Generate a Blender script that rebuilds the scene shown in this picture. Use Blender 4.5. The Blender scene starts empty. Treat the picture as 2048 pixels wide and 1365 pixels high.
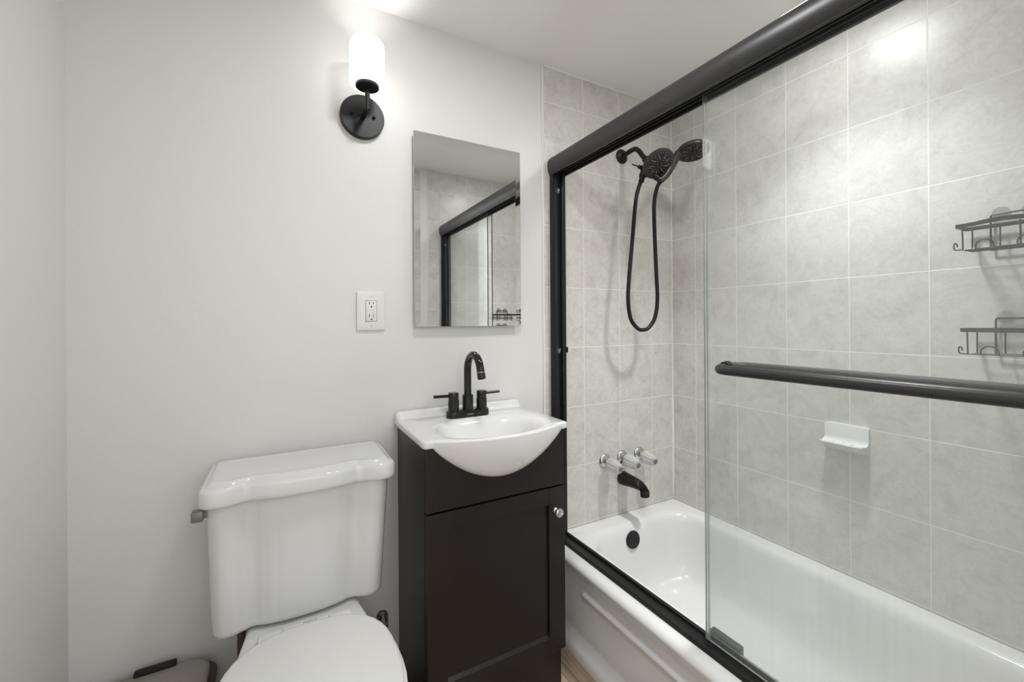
import bpy, bmesh, math, random
from mathutils import Vector, Matrix
PI = math.pi
sc = bpy.context.scene
C = sc.collection

# ------------------------------------------------------------------ camera, world, lights, exposure
FPX = 845.6
YAW, ROLL = math.radians(28.75), 0.0065
cd = bpy.data.cameras.new('camera')
cam = bpy.data.objects.new('camera', cd)
C.objects.link(cam)
cd.sensor_width = 36.0
cd.sensor_fit = 'HORIZONTAL'
cd.lens = 36.0 * FPX / 2048.0
cd.shift_x = 0.0
cd.shift_y = -(682.5 - 647.0) / 2048.0
cd.clip_start = 0.01
_F = Vector((math.sin(YAW), math.cos(YAW), 0))
_R = Vector((math.cos(YAW), -math.sin(YAW), 0))
_U = Vector((0, 0, 1))
_cr = _R * math.cos(ROLL) - _U * math.sin(ROLL)
_cu = _R * math.sin(ROLL) + _U * math.cos(ROLL)
M = Matrix((_cr, _cu, -_F)).transposed().to_4x4()
M.translation = Vector((0, -1.44, 1.2))
cam.matrix_world = M
sc.camera = cam

w = bpy.data.worlds.new('world')
sc.world = w
w.use_nodes = True
w.node_tree.nodes['Background'].inputs[0].default_value = (1, 1, 1, 1)
w.node_tree.nodes['Background'].inputs[1].default_value = 0.15

HALL_FILL_W = 43
ROOMLIGHT_E = 87
TUBSPOT_W = 80
SCONCE_E = 2.3
TUBLIGHT_E = 52
BULB_W = 2.6
sc.view_settings.view_transform = 'Standard'
sc.view_settings.look = 'None'
sc.view_settings.gamma = 1.0
sc.view_settings.use_curve_mapping = False
sc.view_settings.exposure = 0.04

def lamp(name, typ, energy, loc, aim, col, **kw):
    d = bpy.data.lights.new(name, typ)
    d.energy = energy
    d.color = col
    for k, v in kw.items():
        setattr(d, k, v)
    o = bpy.data.objects.new(name, d)
    o.location = loc
    o.rotation_euler = (Vector(aim) - Vector(loc)).to_track_quat('-Z', 'Y').to_euler()
    C.objects.link(o)
    return o
# added fill lamp, not a real fixture, bounced off the hall behind the door
lamp('added_hall_fill', 'AREA', HALL_FILL_W, (0.4, -1.72, 2.1), (0.4, -2.75, 1.2), (0.955, 0.985, 1.0), shape='RECTANGLE', size=1.2, size_y=0.5)
# recessed downlight in the ceiling over the tub
lamp('tub_downlight', 'SPOT', TUBSPOT_W, (1.34, -0.77, 2.222), (1.34, -0.77, 0), (0.97, 0.98, 0.985), spot_size=math.radians(102), spot_blend=1.0, shadow_soft_size=0.07)

# ------------------------------------------------------------------ node helpers
def new_mat(name):
    m = bpy.data.materials.new(name)
    m.use_nodes = True
    nt = m.node_tree
    nt.nodes.clear()
    out = nt.nodes.new('ShaderNodeOutputMaterial')
    return m, nt, out

def N(nt, typ, **kw):
    n = nt.nodes.new(typ)
    for k, v in kw.items():
        if k.startswith('i_'):
            key = k[2:].replace('__', ' ')
            n.inputs[key].default_value = v
        else:
            setattr(n, k, v)
    return n

def L(nt, a, ao, b, bi):
    nt.links.new(a.outputs[ao], b.inputs[bi])

def srgb(r, g, b):
    f = lambda c: (c / 255 / 12.92) if c / 255 <= 0.04045 else ((c / 255 + 0.055) / 1.055) ** 2.4
    return (f(r), f(g), f(b), 1)

def principled(name, col, rough=0.5, metal=0.0, spec=0.5, coat=0.0, noise=0.0, nscale=40, bump=0.0, bscale=60, trans=0.0, ior=1.45, bdist=0.002):
    m, nt, out = new_mat(name)
    p = N(nt, 'ShaderNodeBsdfPrincipled')
    p.inputs['Base Color'].default_value = col
    p.inputs['Roughness'].default_value = rough
    p.inputs['Metallic'].default_value = metal
    p.inputs['Specular IOR Level'].default_value = spec
    p.inputs['Coat Weight'].default_value = coat
    p.inputs['Transmission Weight'].default_value = trans
    p.inputs['IOR'].default_value = ior
    L(nt, p, 'BSDF', out, 'Surface')
    tc = N(nt, 'ShaderNodeTexCoord')
    nz = N(nt, 'ShaderNodeTexNoise')
    nz.inputs['Scale'].default_value = nscale
    nz.inputs['Detail'].default_value = 4
    L(nt, tc, 'Object', nz, 'Vector')
    if noise > 0:
        mx = N(nt, 'ShaderNodeMixRGB')
        mx.blend_type = 'MIX'
        mx.inputs[1].default_value = tuple(c * (1 - noise) for c in col[:3]) + (1,)
        mx.inputs[2].default_value = tuple(min(1, c * (1 + noise)) for c in col[:3]) + (1,)
        L(nt, nz, 'Fac', mx, 0)
        L(nt, mx, 0, p, 'Base Color')
    if bump > 0:
        nb = N(nt, 'ShaderNodeTexNoise')
        nb.inputs['Scale'].default_value = bscale
        nb.inputs['Detail'].default_value = 3
        L(nt, tc, 'Object', nb, 'Vector')
        b = N(nt, 'ShaderNodeBump')
        b.inputs['Strength'].default_value = bump
        b.inputs['Distance'].default_value = bdist
        L(nt, nb, 'Fac', b, 'Height')
        L(nt, b, 'Normal', p, 'Normal')
    return m

def tile_mat(name, uaxis, u0, du, z0, dz, sign=1):
    """8x10 ceramic tile; u along the wall, v = z."""
    m, nt, out = new_mat(name)
    tc = N(nt, 'ShaderNodeTexCoord')
    sp = N(nt, 'ShaderNodeSeparateXYZ')
    L(nt, tc, 'Object', sp, 0)
    a = N(nt, 'ShaderNodeMath', operation='MULTIPLY_ADD')
    a.inputs[1].default_value = sign
    a.inputs[2].default_value = -u0 + 20 * du
    L(nt, sp, uaxis, a, 0)
    b = N(nt, 'ShaderNodeMath', operation='ADD')
    b.inputs[1].default_value = -z0 + 20 * dz
    L(nt, sp, 'Z', b, 0)
    cb = N(nt, 'ShaderNodeCombineXYZ')
    L(nt, a, 0, cb, 0)
    L(nt, b, 0, cb, 1)
    br = N(nt, 'ShaderNodeTexBrick')
    br.offset = 0.0
    br.squash = 1.0
    br.inputs['Color1'].default_value = (0.0, 0.0, 0.0, 1)
    br.inputs['Color2'].default_value = (1, 1, 1, 1)
    br.inputs['Mortar'].default_value = (0.5, 0.5, 0.5, 1)
    br.inputs['Scale'].default_value = 1.0
    br.inputs['Mortar Size'].default_value = 0.0018
    br.inputs['Mortar Smooth'].default_value = 0.3
    br.inputs['Brick Width'].default_value = du
    br.inputs['Row Height'].default_value = dz
    L(nt, cb, 0, br, 'Vector')
    # offset the mottling per tile
    off = N(nt, 'ShaderNodeVectorMath', operation='MULTIPLY_ADD')
    L(nt, br, 'Color', off, 0)
    off.inputs[1].default_value = (7.3, 3.1, 5.7)
    L(nt, tc, 'Object', off, 2)
    n1 = N(nt, 'ShaderNodeTexNoise')
    n1.inputs['Scale'].default_value = 14
    n1.inputs['Detail'].default_value = 6
    n1.inputs['Roughness'].default_value = 0.62
    n1.inputs['Distortion'].default_value = 0.8
    L(nt, off, 0, n1, 'Vector')
    r1 = N(nt, 'ShaderNodeValToRGB')
    r1.color_ramp.elements[0].position = 0.3
    r1.color_ramp.elements[0].color = (0.565, 0.542, 0.512, 1)
    r1.color_ramp.elements[1].position = 0.66
    r1.color_ramp.elements[1].color = (0.70, 0.682, 0.65, 1)
    e = r1.color_ramp.elements.new(0.47)
    e.color = (0.645, 0.625, 0.592, 1)
    L(nt, n1, 'Fac', r1, 'Fac')
    n2 = N(nt, 'ShaderNodeTexNoise')
    n2.inputs['Scale'].default_value = 38
    n2.inputs['Detail'].default_value = 5
    n2.inputs['Distortion'].default_value = 2.2
    L(nt, off, 0, n2, 'Vector')
    r2 = N(nt, 'ShaderNodeValToRGB')
    r2.color_ramp.elements[0].position = 0.35
    r2.color_ramp.elements[0].color = (0.93, 0.93, 0.925, 1)
    r2.color_ramp.elements[1].position = 0.6
    r2.color_ramp.elements[1].color = (1.03, 1.03, 1.03, 1)
    L(nt, n2, 'Fac', r2, 'Fac')
    mu = N(nt, 'ShaderNodeMixRGB', blend_type='MULTIPLY')
    mu.inputs[0].default_value = 1
    L(nt, r1, 'Color', mu, 1)
    L(nt, r2, 'Color', mu, 2)
    gm = N(nt, 'ShaderNodeMixRGB')
    gm.inputs[2].default_value = (0.86, 0.84, 0.77, 1)
    L(nt, br, 'Fac', gm, 0)
    L(nt, mu, 0, gm, 1)
    p = N(nt, 'ShaderNodeBsdfPrincipled')
    L(nt, gm, 0, p, 'Base Color')
    ro = N(nt, 'ShaderNodeMath', operation='MULTIPLY_ADD')
    ro.inputs[1].default_value = 0.5
    ro.inputs[2].default_value = 0.30
    L(nt, br, 'Fac', ro, 0)
    L(nt, ro, 0, p, 'Roughness')
    # grout grooves + very slight glaze waviness
    n3 = N(nt, 'ShaderNodeTexNoise')
    n3.inputs['Scale'].default_value = 9
    L(nt, off, 0, n3, 'Vector')
    h = N(nt, 'ShaderNodeMath', operation='MULTIPLY_ADD')
    h.inputs[1].default_value = -1.0
    L(nt, br, 'Fac', h, 0)
    sc3 = N(nt, 'ShaderNodeMath', operation='MULTIPLY')
    sc3.inputs[1].default_value = 0.6
    L(nt, n3, 'Fac', sc3, 0)
    L(nt, sc3, 0, h, 2)
    bp = N(nt, 'ShaderNodeBump')
    bp.inputs['Strength'].default_value = 0.5
    bp.inputs['Distance'].default_value = 0.0012
    L(nt, h, 0, bp, 'Height')
    L(nt, bp, 'Normal', p, 'Normal')
    L(nt, p, 'BSDF', out, 'Surface')
    return m

def glass_mat(name, scum):
    m, nt, out = new_mat(name)
    tr = N(nt, 'ShaderNodeBsdfTransparent')
    tr.inputs[0].default_value = (0.968, 0.978, 0.972, 1)
    gl = N(nt, 'ShaderNodeBsdfGlossy')
    gl.inputs['Color'].default_value = (1, 1, 1, 1)
    gl.inputs['Roughness'].default_value = 0.02
    lw = N(nt, 'ShaderNodeLayerWeight')
    lw.inputs['Blend'].default_value = 0.5
    pw = N(nt, 'ShaderNodeMath', operation='POWER')
    pw.inputs[1].default_value = 5
    L(nt, lw, 'Facing', pw, 0)
    ma = N(nt, 'ShaderNodeMath', operation='MULTIPLY_ADD')
    ma.inputs[1].default_value = 0.6
    ma.inputs[2].default_value = 0.035
    L(nt, pw, 0, ma, 0)
    mg = N(nt, 'ShaderNodeMixShader')
    L(nt, ma, 0, mg, 0)
    L(nt, tr, 0, mg, 1)
    L(nt, gl, 0, mg, 2)
    # dried water and soap film: vertical streaks, heavier low on the pane
    tc = N(nt, 'ShaderNodeTexCoord')
    mp = N(nt, 'ShaderNodeMapping')
    mp.inputs['Scale'].default_value = (1, 90, 3.0)
    L(nt, tc, 'Object', mp, 0)
    nz = N(nt, 'ShaderNodeTexNoise')
    nz.inputs['Scale'].default_value = 1.0
    nz.inputs['Detail'].default_value = 5
    L(nt, mp, 0, nz, 'Vector')
    sp = N(nt, 'ShaderNodeSeparateXYZ')
    L(nt, tc, 'Object', sp, 0)
    mr = N(nt, 'ShaderNodeMapRange')
    mr.inputs['From Min'].default_value = 0.35
    mr.inputs['From Max'].default_value = 1.0
    mr.inputs['To Min'].default_value = scum * 2.1
    mr.inputs['To Max'].default_value = scum * 0.42
    L(nt, sp, 'Z', mr, 0)
    nn = N(nt, 'ShaderNodeMath', operation='MULTIPLY_ADD')
    nn.inputs[1].default_value = 0.7
    nn.inputs[2].default_value = 0.65
    L(nt, nz, 'Fac', nn, 0)
    mm = N(nt, 'ShaderNodeMath', operation='MULTIPLY')
    L(nt, mr, 0, mm, 0)
    L(nt, nn, 0, mm, 1)
    df = N(nt, 'ShaderNodeBsdfTranslucent')
    df.inputs['Color'].default_value = (0.86, 0.9, 0.87, 1)
    df2 = N(nt, 'ShaderNodeBsdfDiffuse')
    df2.inputs['Color'].default_value = (0.86, 0.9, 0.87, 1)
    mdf = N(nt, 'ShaderNodeMixShader')
    mdf.inputs[0].default_value = 0.4
    L(nt, df2, 0, mdf, 1)
    L(nt, df, 0, mdf, 2)
    ms = N(nt, 'ShaderNodeMixShader')
    L(nt, mm, 0, ms, 0)
    L(nt, mg, 0, ms, 1)
    L(nt, mdf, 0, ms, 2)
    L(nt, ms, 0, out, 'Surface')
    return m

def emit_mat(name, col, strength):
    m, nt, out = new_mat(name)
    e = N(nt, 'ShaderNodeEmission')
    e.inputs[0].default_value = col
    e.inputs[1].default_value = strength
    L(nt, e, 0, out, 'Surface')
    return m

def wood_floor(name):
    m, nt, out = new_mat(name)
    tc = N(nt, 'ShaderNodeTexCoord')
    br = N(nt, 'ShaderNodeTexBrick')
    br.offset = 0.37
    br.inputs['Color1'].default_value = (0.30, 0.205, 0.14, 1)
    br.inputs['Color2'].default_value = (0.47, 0.37, 0.28, 1)
    br.inputs['Mortar'].default_value = (0.12, 0.08, 0.06, 1)
    br.inputs['Scale'].default_value = 1
    br.inputs['Mortar Size'].default_value = 0.0008
    br.inputs['Brick Width'].default_value = 0.9
    br.inputs['Row Height'].default_value = 0.12
    rot = N(nt, 'ShaderNodeMapping')
    rot.inputs['Rotation'].default_value = (0, 0, PI / 2)
    L(nt, tc, 'Object', rot, 0)
    L(nt, rot, 0, br, 'Vector')
    mp = N(nt, 'ShaderNodeMapping')
    mp.inputs['Scale'].default_value = (60, 3, 1)
    L(nt, tc, 'Object', mp, 0)
    nz = N(nt, 'ShaderNodeTexNoise')
    nz.inputs['Scale'].default_value = 1.0
    nz.inputs['Detail'].default_value = 6
    nz.inputs['Distortion'].default_value = 1.0
    L(nt, mp, 0, nz, 'Vector')
    rp = N(nt, 'ShaderNodeValToRGB')
    rp.color_ramp.elements[0].position = 0.3
    rp.color_ramp.elements[0].color = (0.6, 0.6, 0.6, 1)
    rp.color_ramp.elements[1].position = 0.7
    rp.color_ramp.elements[1].color = (1.25, 1.25, 1.25, 1)
    L(nt, nz, 'Fac', rp, 'Fac')
    mu = N(nt, 'ShaderNodeMixRGB', blend_type='MULTIPLY')
    mu.inputs[0].default_value = 1
    L(nt, br, 'Color', mu, 1)
    L(nt, rp, 'Color', mu, 2)
    p = N(nt, 'ShaderNodeBsdfPrincipled')
    p.inputs['Roughness'].default_value = 0.4
    L(nt, mu, 0, p, 'Base Color')
    L(nt, p, 'BSDF', out, 'Surface')
    return m

MT = {}
MT['paint'] = principled('wall_paint', (0.745, 0.735, 0.718, 1), 0.36, spec=0.5, noise=0.015, nscale=3, bump=0.22, bscale=70, bdist=0.0015)
MT['ceil'] = principled('ceiling_paint', (0.91, 0.90, 0.88, 1), 0.55, spec=0.4, noise=0.01, nscale=3)
MT['trim'] = principled('white_trim', (0.80, 0.79, 0.77, 1), 0.4)
MT['caulk'] = principled('caulk', (0.80, 0.78, 0.73, 1), 0.5, noise=0.08, nscale=90)
MT['tileR'] = tile_mat('tile_long_wall', 'Y', 0.1335, 0.2008, 1.0966, 0.2512, -1)
MT['tileB'] = tile_mat('tile_tap_wall', 'X', 1.1425, 0.2007, 1.0966, 0.2512)
MT['tileF'] = tile_mat('tile_end_wall', 'X', 0.957, 0.2025, 1.0966, 0.2512)
MT['tileT'] = tile_mat('tile_trim_column', 'X', 0.879, 0.078, 1.0966, 0.2)
MT['porc'] = principled('porcelain', (0.72, 0.725, 0.72, 1), 0.10, spec=0.5, coat=0.3)
MT['sink'] = principled('sink_white', (0.75, 0.75, 0.745, 1), 0.14, coat=0.3)
MT['seat'] = principled('seat_plastic', (0.74, 0.735, 0.72, 1), 0.25)
MT['enamel'] = principled('tub_enamel', (0.78, 0.78, 0.775, 1), 0.14, coat=0.3)
MT['espresso'] = principled('espresso_wood', (0.0105, 0.0078, 0.0068, 1), 0.33, spec=0.5, noise=0.12, nscale=30, bump=0.05, bscale=120)
MT['black'] = principled('matte_black', (0.011, 0.011, 0.0115, 1), 0.38, spec=0.35)
MT['blacksatin'] = principled('satin_black', (0.030, 0.029, 0.0295, 1), 0.36, spec=0.55)
MT['blackgloss'] = principled('gloss_black', (0.012, 0.012, 0.012, 1), 0.12)
MT['rubber'] = principled('rubber_black', (0.012, 0.012, 0.012, 1), 0.6)
MT['nozzle'] = principled('nozzle_grey', (0.26, 0.26, 0.265, 1), 0.3)
MT['chrome'] = principled('chrome', (0.58, 0.59, 0.59, 1), 0.22, metal=1.0)
MT['nickel'] = principled('satin_nickel', (0.70, 0.67, 0.62, 1), 0.22, metal=1.0)
MT['lever'] = principled('dull_nickel', (0.24, 0.235, 0.22, 1), 0.35, metal=0.7)
MT['mirror'] = principled('mirror_silver', (0.84, 0.85, 0.84, 1), 0.008, metal=1.0)
MT['mirrorback'] = principled('mirror_edge', (0.55, 0.56, 0.55, 1), 0.3, metal=0.3)
MT['acrylic'] = principled('clear_acrylic', (0.93, 0.93, 0.92, 1), 0.22, trans=0.62, ior=1.4)
MT['clearplastic'] = principled('clear_plastic', (0.92, 0.93, 0.93, 1), 0.08, trans=0.93, ior=1.15)
MT['knobcap'] = principled('grey_cap', (0.20, 0.20, 0.195, 1), 0.35, metal=0.3)
MT['outlet'] = principled('outlet_plastic', (0.76, 0.76, 0.74, 1), 0.35)
MT['slot'] = principled('slot_dark', (0.02, 0.02, 0.02, 1), 0.6)
MT['greymark'] = principled('printed_grey', (0.22, 0.22, 0.22, 1), 0.5)
MT['emblem'] = principled('emblem_grey', (0.25, 0.25, 0.25, 1), 0.5)
MT['shade'] = emit_mat('lit_opal_glass', (1.0, 0.985, 0.95, 1), SCONCE_E)
MT['roomlamp'] = emit_mat('lit_room_diffuser', (0.975, 0.985, 1.0, 1), ROOMLIGHT_E)
MT['tublamp'] = emit_mat('lit_diffuser', (0.985, 0.98, 0.985, 1), TUBLIGHT_E)
MT['glassA'] = glass_mat('outer_glass', 0.031)
MT['glassB'] = glass_mat('inner_glass', 0.031)
MT['seal'] = glass_mat('clear_vinyl', 0.11)
MT['glassedge'] = principled('glass_edge', (0.09, 0.115, 0.108, 1), 0.15, spec=0.6, trans=0.4)
MT['floor'] = wood_floor('vinyl_plank')
MT['cannon'] = principled('bin_lid_beige', (0.40, 0.365, 0.33, 1), 0.4, noise=0.04, nscale=12)
MT['bronze'] = principled('bin_brown', (0.085, 0.045, 0.03, 1), 0.35)
MT['stick'] = principled('brown_wood_stick', (0.13, 0.085, 0.055, 1), 0.5, noise=0.2, nscale=60)
MT['cadwire'] = principled('caddy_black', (0.018, 0.02, 0.02, 1), 0.4)
MT['gunmetal'] = principled('gunmetal', (0.07, 0.07, 0.068, 1), 0.35, metal=0.4)
MT['silver'] = principled('silver_ring', (0.45, 0.45, 0.44, 1), 0.3, metal=0.8)

# ------------------------------------------------------------------ mesh builder
class MB:
    def __init__(s):
        s.v, s.f, s.mi, s.cur = [], [], [], 0
    def add(s, vs, fs):
        o = len(s.v)
        s.v += [Vector(p) for p in vs]
        for f in fs:
            s.f.append([i + o for i in f])
            s.mi.append(s.cur)
        return s
    def box(s, x0, x1, y0, y1, z0, z1, bev=0.0, seg=2):
        b = bmesh.new()
        bmesh.ops.create_cube(b, size=1.0)
        for v in b.verts:
            v.co = Vector(((x0 + x1) / 2 + v.co.x * (x1 - x0), (y0 + y1) / 2 + v.co.y * (y1 - y0), (z0 + z1) / 2 + v.co.z * (z1 - z0)))
        if bev > 0:
            bmesh.ops.bevel(b, geom=list(b.edges), offset=bev, segments=seg, affect='EDGES', profile=0.5)
        b.verts.index_update()
        s.add([v.co.copy() for v in b.verts], [[v.index for v in f.verts] for f in b.faces])
        b.free()
        return s
    def loft(s, rings, cap0=True, cap1=True, cyc=True):
        n = len(rings[0])
        vs = [p for r in rings for p in r]
        fs = []
        for k in range(len(rings) - 1):
            for i in range(n if cyc else n - 1):
                j = (i + 1) % n
                fs.append([k * n + i, k * n + j, (k + 1) * n + j, (k + 1) * n + i])
        if cap0:
            fs.append(list(range(n))[::-1])
        if cap1:
            fs.append([(len(rings) - 1) * n + i for i in range(n)])
        return s.add(vs, fs)
    def lathe(s, prof, origin, axis, n=32, cap0=True, cap1=True, flute=0.0, nf=12):
        a = Vector(axis).normalized()
        t = Vector((0, 0, 1)) if abs(a.z) < 0.9 else Vector((1, 0, 0))
        u = a.cross(t).normalized()
        w_ = a.cross(u).normalized()
        o = Vector(origin)
        rings = []
        for r, h in prof:
            ring = []
            for i in range(n):
                th = 2 * PI * i / n
                rr = max(r, 1e-5) * (1 + (flute * math.cos(nf * th) if r > 0.004 else 0))
                ring.append(o + a * h + u * (rr * math.cos(th)) + w_ * (rr * math.sin(th)))
            rings.append(ring)
        return s.loft(rings, cap0, cap1)
    def tube(s, pts, r, n=12, caps=True, closed=False, flat=None):
        pts = [Vector(p) for p in pts]
        m = len(pts)
        rr = r if isinstance(r, (list, tuple)) else [r] * m
        tang = []
        for i in range(m):
            if closed:
                t = pts[(i + 1) % m] - pts[(i - 1) % m]
            else:
                t = pts[min(i + 1, m - 1)] - pts[max(i - 1, 0)]
            tang.append(t.normalized())
        up = Vector((0, 0, 1)) if abs(tang[0].z) < 0.9 else Vector((0, 1, 0))
        u = tang[0].cross(up).normalized()
        rings = []
        for i in range(m):
            t = tang[i]
            u = (u - t * u.dot(t)).normalized()
            w_ = t.cross(u).normalized()
            if flat:
                w_ = Vector((0, 0, 1)); u2 = t.cross(w_).normalized()
                a, b = flat
                rings.append([pts[i] + u2 * sx * a + w_ * sz * b for sx, sz in ((-1, -1), (1, -1), (1, 1), (-1, 1))])
            else:
                rings.append([pts[i] + u * (rr[i] * math.cos(2 * PI * k / n)) + w_ * (rr[i] * math.sin(2 * PI * k / n)) for k in range(n)])
        if closed:
            rings.append(rings[0])
            return s.loft(rings, False, False)
        return s.loft(rings, caps, caps)
    def prism(s, poly, axis, a0, a1):
        """poly in the two other axes (in xyz order) extruded along axis."""
        def mk(p, a):
            if axis == 'x': return (a, p[0], p[1])
            if axis == 'y': return (p[0], a, p[1])
            return (p[0], p[1], a)
        return s.loft([[mk(p, a0) for p in poly], [mk(p, a1) for p in poly]])

WL = {}
def obj(name, mb, mat, parent=None, loc=None, smooth=True, ang=38, label=None):
    """one mesh object; mb vertices are given in world space."""
    if parent is not None:
        o0 = WL[parent.name]
    else:
        o0 = Vector(loc) if loc is not None else Vector((0, 0, 0))
    me = bpy.data.meshes.new(name)
    me.from_pydata([tuple(v - o0) for v in mb.v], [], mb.f)
    b = bmesh.new()
    b.from_mesh(me)
    for i, f in enumerate(b.faces):
        f.material_index = mb.mi[i]
    bmesh.ops.remove_doubles(b, verts=b.verts, dist=1e-6)
    bmesh.ops.recalc_face_normals(b, faces=b.faces)
    b.to_mesh(me)
    b.free()
    for m in (mat if isinstance(mat, (list, tuple)) else [mat]):
        me.materials.append(m)
    if smooth:
        me.shade_smooth()
        me.set_sharp_from_angle(angle=math.radians(ang))
    o = bpy.data.objects.new(name, me)
    C.objects.link(o)
    if parent is not None:
        o.parent = parent
        WL[o.name] = o0
    else:
        o.location = o0
        WL[o.name] = o0
    if label:
        o['label'] = label
    return o

def tag(o, label, cat, group=None):
    o['label'] = label
    o['category'] = cat
    if group:
        o['group'] = group
    return o

def thing(name, label, cat, loc, group=None):
    o = bpy.data.objects.new(name, None)
    o.empty_display_size = 0.05
    C.objects.link(o)
    o.location = loc
    WL[o.name] = Vector(loc)
    return tag(o, label, cat, group)

def struct(name, mb, mat, smooth=False):
    o = obj(name, mb, mat, smooth=smooth)
    o['kind'] = 'structure'
    return o

def arc(cx, cy, r, a0, a1, n):
    return [(cx + r * math.cos(math.radians(a0 + (a1 - a0) * i / n)), cy + r * math.sin(math.radians(a0 + (a1 - a0) * i / n))) for i in range(n + 1)]

def rrect(x0, x1, y0, y1, r, n=6):
    p = []
    for cx, cy, a in ((x1 - r, y1 - r, 0), (x0 + r, y1 - r, 90), (x0 + r, y0 + r, 180), (x1 - r, y0 + r, 270)):
        p += arc(cx, cy, r, a, a + 90, n)
    return p

def smoothpath(pts, k=8):
    P = [Vector(p) for p in pts]
    out = []
    for i in range(len(P) - 1):
        p0 = P[max(i - 1, 0)]; p1 = P[i]; p2 = P[i + 1]; p3 = P[min(i + 2, len(P) - 1)]
        for j in range(k):
            t = j / k
            out.append(0.5 * ((2 * p1) + (p2 - p0) * t + (2 * p0 - 5 * p1 + 4 * p2 - p3) * t * t + (3 * p1 - p0 - 3 * p2 + p3) * t ** 3))
    out.append(P[-1])
    return out

# ------------------------------------------------------------------ room shell
XL, XR, YB, YF, ZC = -0.4625, 1.686, 0.0, -1.385, 2.247
T = 0.12
D0, D1, DZ = -0.40, 0.74, 2.06          # door opening in the front wall (camera stands in it)
HY = -2.75                              # hallway far wall
struct('floor', MB().box(XL - T, XR + T, HY - T, YB + T, -0.1, 0), MT['floor'])
struct('ceiling', MB().box(XL - T, XR + T, HY - T, YB + T, ZC, ZC + 0.1), MT['ceil'])
TB0 = 0.941
struct('wall_back', MB().box(XL - T, XR + T, YB + 0.003, YB + T, 0, ZC), MT['paint'])
struct('trim_1', MB().box(TB0, XR, YB, YB + 0.0028, 0.30, ZC), MT['tileB'])
struct('wall_left', MB().box(XL - T, XL, YF, YB + 0.003, 0, ZC), MT['paint'])
struct('wall_right', MB().box(XR, XR + T, HY, YB + 0.003, 0, ZC), MT['tileR'])
f = MB()
f.box(XL, D0, YF - T, YF, 0, ZC)
f.box(D1, XR, YF - T, YF, 0, ZC)
f.box(D0, D1, YF - T, YF, DZ, ZC)
struct('wall_front', f, MT['paint'])
struct('trim_2', MB().box(0.9585, XR, YF, YF + 0.004, 0.30, ZC), MT['tileF'])
struct('trim_3', MB().box(0.879, 0.957, YF, YF + 0.006, 0.0, ZC), MT['tileT'])
h = MB()
h.box(XL - T, XL, HY, YF - 0.0, 0, ZC)
h.box(XL - T, XR + T, HY - T, HY, 0, ZC)
struct('wall_hallway', h, MT['paint'])
# door casing (both faces of the opening)
ca = MB()
for y0, y1 in ((YF - T - 0.012, YF - T), ):
    ca.box(D0 - 0.06, D0, y0, y1, 0, DZ + 0.06, 0.003)
    ca.box(D1, D1 + 0.06, y0, y1, 0, DZ + 0.06, 0.003)
    ca.box(D0, D1, y0, y1, DZ, DZ + 0.06, 0.003)
struct('trim_4', ca, MT['trim'])
# caulk beads: tile edge, ceiling joint, inside corner, tub deck joint
cb = MB()
cb.tube([(TB0 - 0.0035, 0.0015, 0.0), (TB0 - 0.0035, 0.0015, ZC)], 0.0042, 8)
struct('trim_5', cb, MT['trim'], True)
cb = MB()
cb.tube([(TB0, -0.001, ZC - 0.001), (XR, -0.001, ZC - 0.001)], 0.005, 8)
cb.tube([(XR - 0.001, YB, ZC - 0.001), (XR - 0.001, YF, ZC - 0.001)], 0.005, 8)
cb.tube([(0.879, YF + 0.004, ZC - 0.001), (XR, YF + 0.004, ZC - 0.001)], 0.005, 8)
struct('trim_6', cb, MT['trim'], True)
cb = MB()
cb.tube([(XR - 0.001, -0.001, 0.36), (XR - 0.001, -0.001, 0.46), (XR - 0.001, -0.001, 0.62), (XR - 0.001, -0.001, 0.9), (XR - 0.001, -0.001, ZC)],
        [0.003, 0.0065, 0.0075, 0.0045, 0.003], 8)
struct('trim_7', cb, MT['caulk'], True)

# ------------------------------------------------------------------ bathtub
TX0, TX1, TY0, TY1, TZ = 0.921, XR - 0.001, YF + 0.006, -0.001, 0.336
tub = thing('bathtub', 'white enamelled alcove bathtub with embossed apron', 'bathtub', (1.3, -0.7, 0))
b = MB()
def trect(x0, x1, y0, y1, r, z, n=8):
    return [(px, py, z) for px, py in rrect(x0, x1, y0, y1, r, n)]
rings = [trect(0.955, TX1, TY0, TY1, 0.004, TZ - 0.004),
         trect(0.965, TX1 - 0.001, TY0 + 0.001, TY1 - 0.001, 0.004, TZ),
         trect(1.040, TX1 - 0.045, TY0 + 0.075, TY1 - 0.062, 0.12, TZ),
         trect(1.052, TX1 - 0.056, TY0 + 0.090, TY1 - 0.074, 0.12, TZ - 0.003),
         trect(1.064, TX1 - 0.067, TY0 + 0.103, TY1 - 0.086, 0.118, TZ - 0.014),
         trect(1.072, TX1 - 0.074, TY0 + 0.113, TY1 - 0.094, 0.115, TZ - 0.035),
         trect(1.084, TX1 - 0.083, TY0 + 0.150, TY1 - 0.102, 0.115, TZ - 0.12),
         trect(1.096, TX1 - 0.093, TY0 + 0.215, TY1 - 0.112, 0.115, TZ - 0.20),
         trect(1.112, TX1 - 0.108, TY0 + 0.260, TY1 - 0.125, 0.12, TZ - 0.245),
         trect(1.145, TX1 - 0.140, TY0 + 0.310, TY1 - 0.160, 0.11, TZ - 0.272),
         trect(1.200, TX1 - 0.195, TY0 + 0.380, TY1 - 0.230, 0.08, TZ - 0.280)]
b.loft(rings, False, True)
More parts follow.
